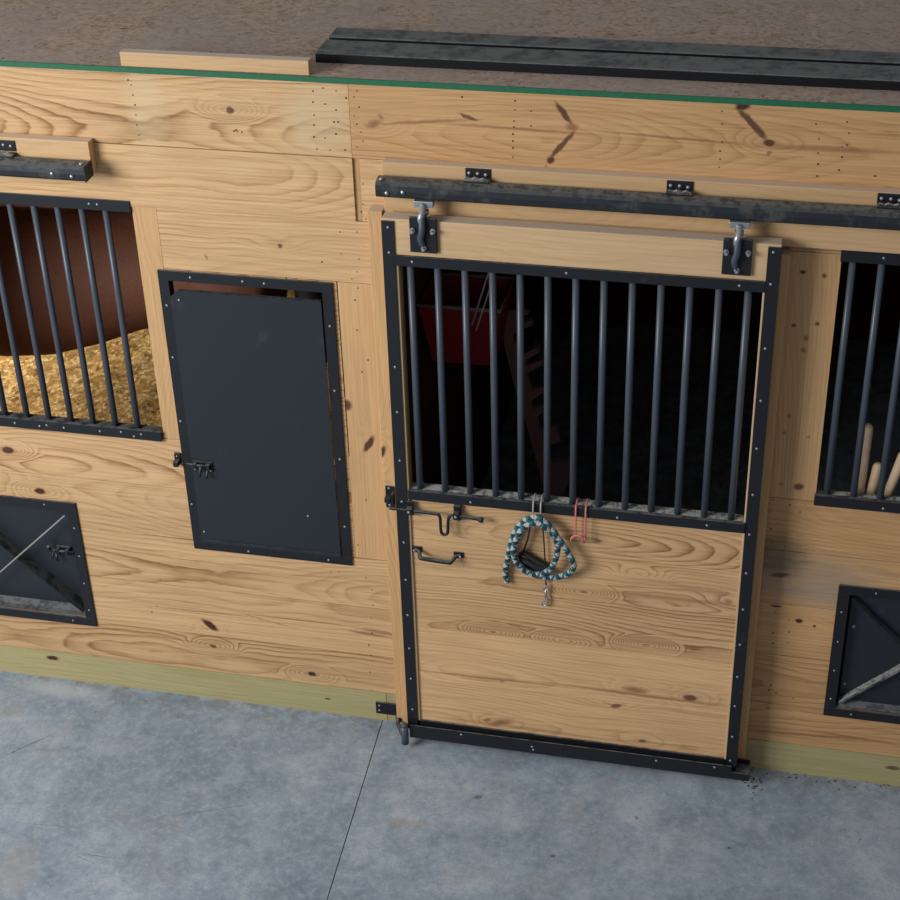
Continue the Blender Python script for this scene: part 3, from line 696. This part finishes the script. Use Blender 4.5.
# ------------------------------------------------------------------ low hatches with a crossed brace
def hatch(x0, x1, label, latch, rod_mat, leftpin):
    H = thing('access_hatch', label, 'hatch', ((x0 + x1) / 2, -.005, .315), 'low steel hatches')
    t = .040; rec = .050 if x0 < 0 else .026
    m = MB()
    m.box(x0, x1, -.009, -.0005, .884, .923, ch=.001); m.box(x0, x1, -.009, -.0005, .316, .355, ch=.001)
    m.box(x0, x0 + t, -.0088, -.0005, .3552, .8838); m.box(x1 - t, x1, -.0088, -.0005, .3552, .8838)
    m.box(x0 + .038, x1 - .038, .0002, .056, .353, .357); m.box(x0 + .038, x1 - .038, .0002, .056, .882, .886)
    m.box(x0 + .036, x0 + .040, .0002, .056, .358, .881); m.box(x1 - .040, x1 - .036, .0002, .056, .358, .881)
    f = m.build('frame', M['black'], H)
    n = 4
    screws([(x0 + .02, -.009, .40 + i * .135) for i in range(n)] + [(x1 - .02, -.009, .40 + i * .135) for i in range(n)] + [(x0 + .13, -.009, .904), (x1 - .13, -.009, .904), (x0 + .10, -.009, .336), (x1 - .10, -.009, .336)], f, r=.0045)
    a, b = x0 + .052, x1 - .052
    m = MB(); m.box(a, b, rec, rec + .004, .366, .878)
    p = m.build('panel', M['sheet'], H)
    screws([(a + .018, rec, .72), (a + .012, rec, .45), (b - .055, rec, .40)], p, r=.007)
    m = MB(); m.box(a - .008, b + .008, -.004, rec - .002, .359, .364); m.prism([(rec - .03, .3642), (rec - .0005, .3642), (rec - .0005, .376)], 'x', a, b); m.build('bottom_lip', M['lip'], H)['label'] = 'dust covered lip'
    # two fins standing out from the panel
    def fin(p0, p1, name, mat, w0, w1, th):
        d = Vector((p1[0] - p0[0], 0, p1[1] - p0[1])).normalized(); nn = Vector((-d.z, 0, d.x)) * th
        q = MB(); bs = [Vector((p0[0], 0, p0[1])), Vector((p1[0], 0, p1[1]))]
        vs = []
        for y in (w0, w1):
            for s_, c_ in ((1, bs[0]), (1, bs[1]), (-1, bs[1]), (-1, bs[0])):
                v = c_ + nn * s_; vs.append((v.x, y, v.z))
        q.v = vs
        for ix in ((0, 1, 2, 3), (7, 6, 5, 4), (0, 4, 5, 1), (1, 5, 6, 2), (2, 6, 7, 3), (3, 7, 4, 0)): q.face(list(ix))
        return q.build(name, mat, H)
    fin((a, .862), (b, .378), 'brace', M['black'], -.004, rec - .0005, .0025)
    fin((a, .378), (b, .862), 'brace', rod_mat, -.006 if x0 > 0 else -.012, rec - .0005 if x0 > 0 else -.0045, .0042 if x0 > 0 else .0024)  # pale brace: dust and light from the left put into its colour
    if latch:
        m = MB(); lx = b - .030
        m.box(lx - .062, lx + .000, .040, .050, .628, .668, ch=.001); m.cyl((lx - .085, .030, .652), (lx + .02, .030, .652), .0065, 8)
        m.box(lx - .058, lx - .044, .022, .040, .640, .664, ch=.002); m.box(lx - .016, lx - .002, .022, .040, .640, .664, ch=.002)
        m.cyl((lx - .070, .030, .652), (lx - .070, .010, .625), .0050, 8); m.cyl((lx - .082, .030, .655), (lx - .082, .016, .680), .006, 8); m.cyl((lx - .060, .030, .640), (lx - .052, .016, .612), .0055, 8)
        m.build('barrel_bolt', M['black'], H)
hatch(-1.925, -1.316, 'low black steel hatch with a crossed brace under the left barred window', True, M['pale_rod'], False)
hatch(1.586, 2.195, 'low black steel hatch with a crossed brace at the right, under the right barred window', False, M['ledge'], True)

# ------------------------------------------------------------------ on the deck
for (pts, lab) in (([(0.132, 2.7225), (0.268, 2.7225)], 'front one of two long dusty black steel channels lying on the loft deck'),
                   ([(0.295, 2.7225), (0.395, 2.7225)], 'rear one of two long dusty black steel channels lying on the loft deck')):
    y0, y1 = pts[0][0], pts[1][0]
    x0 = -0.262 if y0 < .2 else -0.262
    m = MB(); m.prism([(y0, 2.6905), (y0, 2.7195), (y0 + .004, 2.7225), (y1 - .004, 2.7225), (y1, 2.7195), (y1, 2.6905), (y1 - .005, 2.6905), (y1 - .005, 2.7175), (y0 + .005, 2.7175), (y0 + .005, 2.6905)], 'x', x0, 3.4)
    o = m.build('steel_channel', M['dusty'], None, ((x0 + 3.4) / 2, (y0 + y1) / 2, 2.6905)); tag(o, lab, 'steel channel', 'steel channels on the loft deck')
m = MB(); m.box(-0.888, -0.247, 0.006, 0.044, 2.6908, 2.738, 'x', ch=.002); o = m.build('lumber_offcut', M['ledger'], None, (-.567, .025, 2.6908))
tag(o, 'short piece of pine lumber lying along the green deck edge', 'board')

# ------------------------------------------------------------------ hooks and lead rope
def RP(x, y, Y=-0.15): # from the close-up of the coil
    return at(490 + x / 7.5, 490 + y / 7.5, Y)
def hook(name, xa, xb, zb, mat, label, arch):
    m = MB(); r = .0034
    for x, zz_ in ((xa, zb), (xb, zb)):
        m.tube(catmull([(x, -.070, 1.222), (x, -.092, 1.232), (x, -.122, 1.2275), (x, -.1345, 1.215), (x, -.1355, 1.18), (x, -.134, zz_)], 4), r, 8)
    if arch:
        xm = (xa + xb) / 2; h = (xb - xa) / 2
        m.tube(catmull([(xa - .004, -.136, zb), (xa - .012, -.150, zb - .010), (xa - .010, -.160, zb + .010), (xm - .01, -.168, zb + .028), (xm + .012, -.168, zb + .024), (xb - .006, -.160, zb + .006), (xb - .002, -.150, zb - .012), (xb, -.134, zb)], 4), r * 1.1, 8)
    else:
        m.tube(catmull([(xa, -.134, zb), (xa + .001, -.146, zb - .016), ((xa + xb) / 2, -.156, zb - .012), (xb - .001, -.146, zb - .016), (xb, -.134, zb)], 4), r, 8)
    o = m.build(name, mat, None, ((xa + xb) / 2, -.13, 1.22)); tag(o, label, 'hook'); return o
hook('wire_hook', 0.503, 0.530, 1.160, M['white'], 'off white double wire hook holding the coiled lead rope', False)
hook('wire_hook', 0.654, 0.689, 1.100, M['pink'], 'empty salmon pink double wire hook beside the coiled lead rope', True)

R_ = thing('lead_rope', 'coiled teal and white braided lead rope hanging on the sliding door', 'rope', tuple(RP(350, 230)))
def off(pts, ys): return [RP(a, b, y) for (a, b), y in zip(pts, ys)]
loop1 = [(335, 238), (255, 270), (195, 350), (168, 450), (178, 540), (240, 605), (345, 632), (430, 612), (478, 545), (502, 460), (490, 370), (435, 290), (370, 245)]
m = MB()
path = [(128, 690), (116, 610), (135, 510), (152, 420), (185, 320), (240, 245), (310, 205), (385, 215), (455, 280), (520, 370), (580, 460), (628, 560), (600, 618), (520, 650), (440, 655), (350, 640), (265, 600), (205, 540), (175, 470), (190, 390), (235, 300), (300, 255), (360, 250), (425, 285), (482, 350), (508, 430), (492, 520), (455, 590), (380, 632), (300, 625), (230, 580), (185, 510), (178, 440)]
ys = [-.118 - .012 * min(1, i / 3) - (.022 if 4 < i < 24 and i % 12 > 5 else .004) - .0006 * i for i in range(len(path))]
m.tube(catmull(off(path, ys), 6), .0108, 10); m.build('rope', M['rope'], R_)
m = MB(); m.tube(catmull(off([(215, 500), (250, 470), (300, 500), (360, 540), (430, 580), (380, 600), (300, 580), (240, 550), (205, 520)], [-.125, -.125, -.128, -.13, -.128, -.122, -.120, -.12, -.12]), 5), .0095, 8)
m.tube(catmull(off([(225, 515), (290, 545), (350, 575), (410, 590)], [-.132, -.136, -.136, -.13]), 5), .010, 8)
m.build('shaded_loops', M['strap_shade'], R_)  # rear rope loops, their shade put into a black material
m = MB(); m.tube(off([(395, 255), (405, 400), (415, 560), (420, 715)], [-.128, -.124, -.124, -.124]), .0028, 6); m.tube(off([(300, 280), (285, 360), (250, 465)], [-.126, -.122, -.122]), .0032, 6)
m.build('leash_cord', M['strap_shade'], R_)
m = MB()
m.tube(catmull(off([(420, 715), (400, 735), (405, 750), (435, 745), (432, 722), (420, 715)], [-.124] * 6), 4), .0028, 8)
m.tube(off([(418, 748), (420, 775), (418, 800)], [-.124] * 3), .0052, 8)
m.tube(catmull(off([(425, 800), (432, 830), (420, 862), (400, 868), (390, 850), (402, 830), (415, 815)], [-.124] * 7), 4), .0036, 8)
m.build('snap_clip', M['zinc'], R_)

# ------------------------------------------------------------------ inside the stalls
# sawdust bedding of the left stall
SB = MB(); nx, ny = 90, 80; xa, xb_, ya, yb = -4.15, -0.14, 0.05, 3.54
for jy in range(ny + 1):
    for ix in range(nx + 1):
        x = xa + (xb_ - xa) * ix / nx; y = ya + (yb - ya) * jy / ny
        h = 0.10 + 0.42 * math.exp(-((x + 1.3) / 1.1) ** 2 - ((y - 3.1) / 0.9) ** 2) + 0.05 * mnoise.noise((x * 2.2, y * 2.2, 1)) + 0.03 * mnoise.noise((x * 7, y * 7, 5)) + .014 * mnoise.noise((x * 21, y * 21, 8))
        SB.v.append((x, y, h))
for jy in range(ny):
    for ix in range(nx):
        a = jy * (nx + 1) + ix; SB.face([a, a + 1, a + nx + 2, a + nx + 1], None, (0, 0, 1), 0, True)
o = SB.build('sawdust_bedding', M['sawdust']); tag(o, 'heap of golden sawdust bedding below the horse in the left stall', 'bedding', kind='stuff')

# horse
HL = Vector((-1.75, 1.32, 0.10))
Hr = thing('horse', 'reddish brown bay horse standing in the left stall behind the bars', 'horse', tuple(HL))
def hp(x, y, z): return (x - HL.x, y, z - HL.z)      # x along the stall, y from the spine, z above the floor
def loft(mb, rings, seg=24):
    """closed skin through oval sections: centre, half width, half height, lean of the section"""
    b = len(mb.v); n = len(rings)
    for (c, hw, hh, lean) in rings:
        c = Vector(c); ax = Vector((-math.sin(lean), 0, math.cos(lean)))
        for k in range(seg):
            t = 2 * PI * k / seg
            mb.v.append(tuple(c + Vector((0, 1, 0)) * hw * math.cos(t) + ax * hh * math.sin(t)))
    for i in range(n - 1):
        for k in range(seg):
            k2 = (k + 1) % seg; mb.face([b + i * seg + k, b + (i + 1) * seg + k, b + (i + 1) * seg + k2, b + i * seg + k2], None, (0, 0, 1), 0, True)
    mb.face([b + k for k in range(seg)]); mb.face([b + (n - 1) * seg + k for k in range(seg)][::-1])
B = MB()
# trunk: rump at the right, chest at the left
trunk = [(-.86, 1.28, .08, .10), (-.90, 1.26, .20, .21), (-1.00, 1.26, .26, .27), (-1.15, 1.28, .285, .285), (-1.32, 1.31, .29, .26), (-1.50, 1.275, .30, .27), (-1.72, 1.215, .32, .305),
         (-1.95, 1.17, .33, .335), (-2.20, 1.15, .325, .350), (-2.42, 1.16, .29, .355), (-2.60, 1.18, .25, .33), (-2.74, 1.20, .19, .25), (-2.82, 1.20, .09, .13)]
loft(B, [(hp(x, 0, z), w, h, 0) for x, z, w, h in trunk])
loft(B, [(hp(-2.45, 0, 1.34), .15, .24, .7), (hp(-2.66, 0, 1.46), .115, .20, .75), (hp(-2.86, 0, 1.60), .09, .155, .8), (hp(-3.02, 0, 1.72), .08, .125, .9), (hp(-3.08, 0, 1.78), .06, .09, 1.0)], 18)
loft(B, [(hp(-2.96, 0, 1.80), .06, .07, 2.5), (hp(-3.04, 0, 1.74), .098, .12, 2.4), (hp(-3.16, 0, 1.63), .098, .125, 2.35), (hp(-3.28, 0, 1.50), .068, .088, 2.3), (hp(-3.40, 0, 1.37), .052, .064, 2.3), (hp(-3.47, 0, 1.29), .056, .060, 2.3), (hp(-3.50, 0, 1.25), .03, .03, 2.3)], 18)
for sy in (-1, 1):
    def limb(pts): B.tube(catmull([hp(x, sy * y, z) for x, y, z, r in pts], 3), [pts[min(i // 3, len(pts) - 1)][3] * (1 - (i % 3) / 3) + pts[min(i // 3 + 1, len(pts) - 1)][3] * (i % 3) / 3 for i in range((len(pts) - 1) * 3 + 1)], 14)
    limb([(-1.05, .12, 1.28, .19), (-1.12, .15, 1.08, .175), (-1.13, .16, .92, .125), (-1.02, .155, .74, .085), (-.93, .15, .56, .056), (-.955, .15, .42, .040), (-.965, .15, .26, .036), (-.97, .15, .20, .045), (-1.01, .15, .13, .038), (-1.04, .15, .09, .050), (-1.05, .15, .06, .058)])
    limb([(-2.52, .12, 1.15, .15), (-2.52, .14, .95, .115), (-2.50, .145, .78, .078), (-2.50, .145, .60, .056), (-2.50, .145, .52, .058), (-2.50, .145, .40, .038), (-2.50, .145, .25, .036), (-2.50, .145, .19, .044), (-2.54, .145, .12, .038), (-2.57, .145, .09, .050), (-2.58, .145, .06, .058)])
body = B.build('body', M['horse'], Hr, loc=(0, 0, 0)); body.location = (0, 0, 0)
rm = body.modifiers.new('remesh', 'REMESH'); rm.mode = 'VOXEL'; rm.voxel_size = 0.020; rm.use_smooth_shade = True
sm_ = body.modifiers.new('smooth', 'SMOOTH'); sm_.factor = 0.6; sm_.iterations = 7
dg = bpy.context.evaluated_depsgraph_get(); nm = bpy.data.meshes.new_from_object(body.evaluated_get(dg)); body.modifiers.clear(); body.data = nm
nm.materials.clear(); nm.materials.append(M['horse'])
for p in nm.polygons: p.use_smooth = True
def kid(mb, name, mat):
    o = mb.build(name, mat, Hr, loc=(0, 0, 0)); o.location = (0, 0, 0); return o
m = MB(); m.tube(catmull([hp(-.87, 0, 1.42), hp(-.78, 0, 1.34), hp(-.74, 0, 1.10), hp(-.75, 0, .80), hp(-.77, 0, .55)], 4), [.035, .04, .045, .05, .055, .06, .06, .065, .065, .065, .06, .055, .05, .045, .035, .025, .01], 12); kid(m, 'tail', M['hair'])
m = MB(); loft(m, [(hp(-2.50, -.01, 1.58), .03, .06, .7), (hp(-2.70, -.03, 1.66), .035, .08, .75), (hp(-2.88, -.03, 1.76), .035, .075, .8), (hp(-2.99, -.02, 1.85), .03, .05, .9)], 12); kid(m, 'mane', M['hair'])
for sy in (-1, 1):
    m = MB(); m.tube([hp(-2.99, sy * .055, 1.84), hp(-2.98, sy * .065, 1.90), hp(-2.985, sy * .07, 1.96), hp(-2.99, sy * .07, 2.00)], [.028, .032, .022, .005], 10); kid(m, 'ear', M['horse'])
    m = MB(); m.dome(hp(-3.14, sy * .088, 1.68), (0, sy, 0), .021, .014, 10); kid(m, 'eye', M['hair'])

# red tub, chain, cords and added notched board in the middle stall
p = at(418, 306, .62); q = at(500, 312, .62)
T = thing('feed_tub', 'dark red plastic feed tub hanging inside behind the left bars of the sliding door', 'tub', (p.x + .16, .75, p.z - .26))
zt = p.z
m = MB()
def ring(x0, x1, y0, y1, z): return [(x0, y0, z), (x1, y0, z), (x1, y1, z), (x0, y1, z)]
xl, xr = p.x, q.x
A = ring(xl, xr, .62, .90, zt); Bq = ring(xl + .04, xr - .04, .66, .88, zt - .26); Ci = ring(xl + .012, xr - .012, .632, .888, zt); Di = ring(xl + .05, xr - .05, .67, .87, zt - .245)
m.v = A + Bq + Ci + Di
for i in range(4):
    k = (i + 1) % 4
    m.face([i, k, 4 + k, 4 + i]); m.face([8 + k, 8 + i, 12 + i, 12 + k]); m.face([k, i, 8 + i, 8 + k])
m.face([7, 6, 5, 4]); m.face([12, 13, 14, 15]); m.build('tub_body', M['redtub'], T)
for y_h in (.70, .80):
    m = MB(); m.box(-.0848, xl + .006, y_h, y_h + .03, zt - .03, zt - .005); m.build('hanging_bracket', M['black'], T)
m = MB(); m.tube([tuple(Vector(v) + Vector((0, 0, .004))) for v in A], .008, 8, closed=True); m.build('rim', M['pale_rod'], T)
m = MB()
for k in range(-16, 9):
    a = at(430, 267, .45) + Vector((-.0115, 0, -.0185)) * k
    if a.z > 2.66: continue; m.tube([tuple(a + Vector((.008 * math.cos(t), .006 * math.sin(t) if k % 2 else 0, .011 * math.sin(t)))) for t in [i * PI / 4 for i in range(8)]], .003, 6, closed=True)
o = m.build('hanging_chain', M['zinc']); tag(o, 'short length of chain hanging at the top left behind the door bars', 'chain')
m = MB()
for (a, b) in ((at(490, 268, .35), at(472, 325, .35)), (at(494, 276, .35), at(476, 331, .35))):
    t_ = (2.6715 - b.z) / (a.z - b.z); m.tube([b + (a - b) * t_, b], .0035, 6)
o = m.build('twine', M['white']); tag(o, 'two pale strands of twine slanting behind the door bars', 'twine')
m = MB()
Yn = 1.3
def nb(px, py): v = at(px, py, Yn); return (v.x, v.z)
poly = [nb(503, 312), nb(520, 309), nb(529, 314), nb(514, 320), nb(516, 326), nb(531, 320), nb(533, 325), nb(512, 335), nb(515, 345), nb(522, 355), nb(538, 347), nb(540, 352), nb(524, 361), nb(527, 366), nb(541, 360), nb(543, 365), nb(526, 374),
        nb(532, 390), nb(546, 385), nb(547, 390), nb(530, 402), nb(532, 409), nb(545, 404), nb(546, 410), nb(536, 418), nb(541, 430), nb(556, 426), nb(560, 442), nb(545, 446), nb(550, 462), nb(568, 462), nb(570, 480), nb(560, 500), (nb(565, 500)[0] + .12, 0.004), (nb(552, 500)[0] + .06, 0.004), nb(548, 500), nb(542, 482), nb(528, 430), nb(515, 390), nb(504, 345)]
m.prism(poly, 'y', Yn, Yn + .03)  # added board shaped as a toothed band of sunlight through bars
o = m.build('sunlight_teeth_board', M['notch'], None, (at(545, 480, Yn).x, Yn, at(545, 480, Yn).z)); tag(o, 'added brown board with a notched edge standing in for toothed sunlight inside the middle stall behind the door bars', 'board')

# pale handles behind the right window
for (bx, by, tx, ty, rad, lab) in ((858, 500, 868, 424, .021, 'tallest pale wooden stake behind the right barred window'), (869, 500, 879, 463, .019, 'shortest pale wooden stake, just right of the tallest one behind the right window'),
                                 (885, 500, 905, 452, .019, 'pale wooden stake nearest the right edge of the photo behind the right window')):
    a = at(bx, by, .125); b = at(tx, ty, .13); d = (b - a).normalized()
    lo = a - d * ((a.z - .866) / d.z)
    m = MB(); tip = [b - d * .02, b - d * .008, b]
    m.tube([lo, (lo + a) / 2, a, *tip], [rad * .7, rad * .75, rad * .85, rad, rad * .85, rad * .35], 10)
    o = m.build('wooden_stake', M['pale'], None, tuple(lo)); tag(o, lab, 'stake', 'wooden stakes behind the right window')

# chest that the handles stand on, against the inside of the front
m = MB(); m.box(1.40, 2.30, .085, .50, 0.0, .80, ch=.004); m.box(1.39, 2.31, .080, .51, .802, .855, ch=.004)
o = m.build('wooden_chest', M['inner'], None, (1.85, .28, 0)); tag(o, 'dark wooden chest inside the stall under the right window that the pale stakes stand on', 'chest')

# crumbs of bedding on the concrete along the wall
m = MB(); rc = random.Random(5)
def crumb(x, y, sz, mi):
    b = len(m.v); a = rc.random() * PI; h = sz * .5
    for k in range(4):
        t = a + k * PI / 2; rr = sz * (1.0 if k % 2 else .45); m.v.append((x + rr * math.cos(t), y + rr * math.sin(t), 0.0006))
    m.v.append((x, y, h)); 
    for k in range(4): m.face([b + k, b + (k + 1) % 4, b + 4], None, (0, 0, 1), mi)
for i in range(95):
    x = rc.uniform(1.31, 2.1); crumb(x, -.004 - abs(rc.gauss(.01, .025)), rc.uniform(.002, .007), rc.choice([0, 0, 1]))
for i in range(60):
    x = rc.uniform(-1.75, -.9); crumb(x, -.006 - abs(rc.gauss(.03, .05)), rc.uniform(.0015, .004), rc.choice([0, 1, 2]))
for i in range(50): crumb(rc.uniform(-1.6, 2.2), rc.uniform(-1.1, -.15), rc.uniform(.0012, .0032), rc.choice([0, 1, 2]))
for i in range(35): crumb(1.345 + rc.gauss(0, .03), -.05 - abs(rc.gauss(0, .05)), rc.uniform(.003, .010), 0)
o = m.build('bedding_crumbs', [M['nail'], M['notch'], M['white']]); tag(o, 'crumbs of bedding and dirt scattered on the concrete along the stall front', 'debris', kind='stuff')

# ------------------------------------------------------------------ light
def area(name, loc, target, sx, sy, power, color):
    ld = bpy.data.lights.new(name, 'AREA'); ld.shape = 'RECTANGLE'; ld.size = sx; ld.size_y = sy; ld.energy = power; ld.color = color
    o = bpy.data.objects.new(name, ld); col.objects.link(o); o.location = loc
    o.rotation_euler = (Vector(target) - Vector(loc)).to_track_quat('-Z', 'Y').to_euler(); return o
# open barn door at the left end of the aisle
area('aisle_doorway_daylight', (-4.1, -4.5, 3.9), (-0.9, 0.0, 1.2), 3.0, 2.6, 450, (0.93, 0.97, 1.0))
# daylight through the left stall's outside window
area('stall_window_daylight', (-3.5, 2.35, 1.15), (-2.35, 2.1, 0.1), 0.5, 0.5, 38, (1.0, 0.90, 0.72))
wd = bpy.data.worlds.new('barn_sky'); scn.world = wd; wd.use_nodes = True
bg = wd.node_tree.nodes['Background']; bg.inputs[0].default_value = (0.80, 0.87, 1.0, 1); bg.inputs[1].default_value = 0.29

# the thin steel frames sit nearly flush with the boards
for o in bpy.data.objects:
    if o.parent is None and o.name.split('.')[0] in ('window_grille', 'feed_door', 'access_hatch', 'bolt_keeper'):
        o.location.x += -0.009 if o.location.x < 0 else -0.006
        o.location.z -= 0.005

vs = scn.view_settings; vs.view_transform = 'Standard'; vs.look = 'None'; vs.gamma = 1.0; vs.exposure = 0.0; vs.use_curve_mapping = False
for o in bpy.data.objects:
    if '_o' in o: del o['_o']
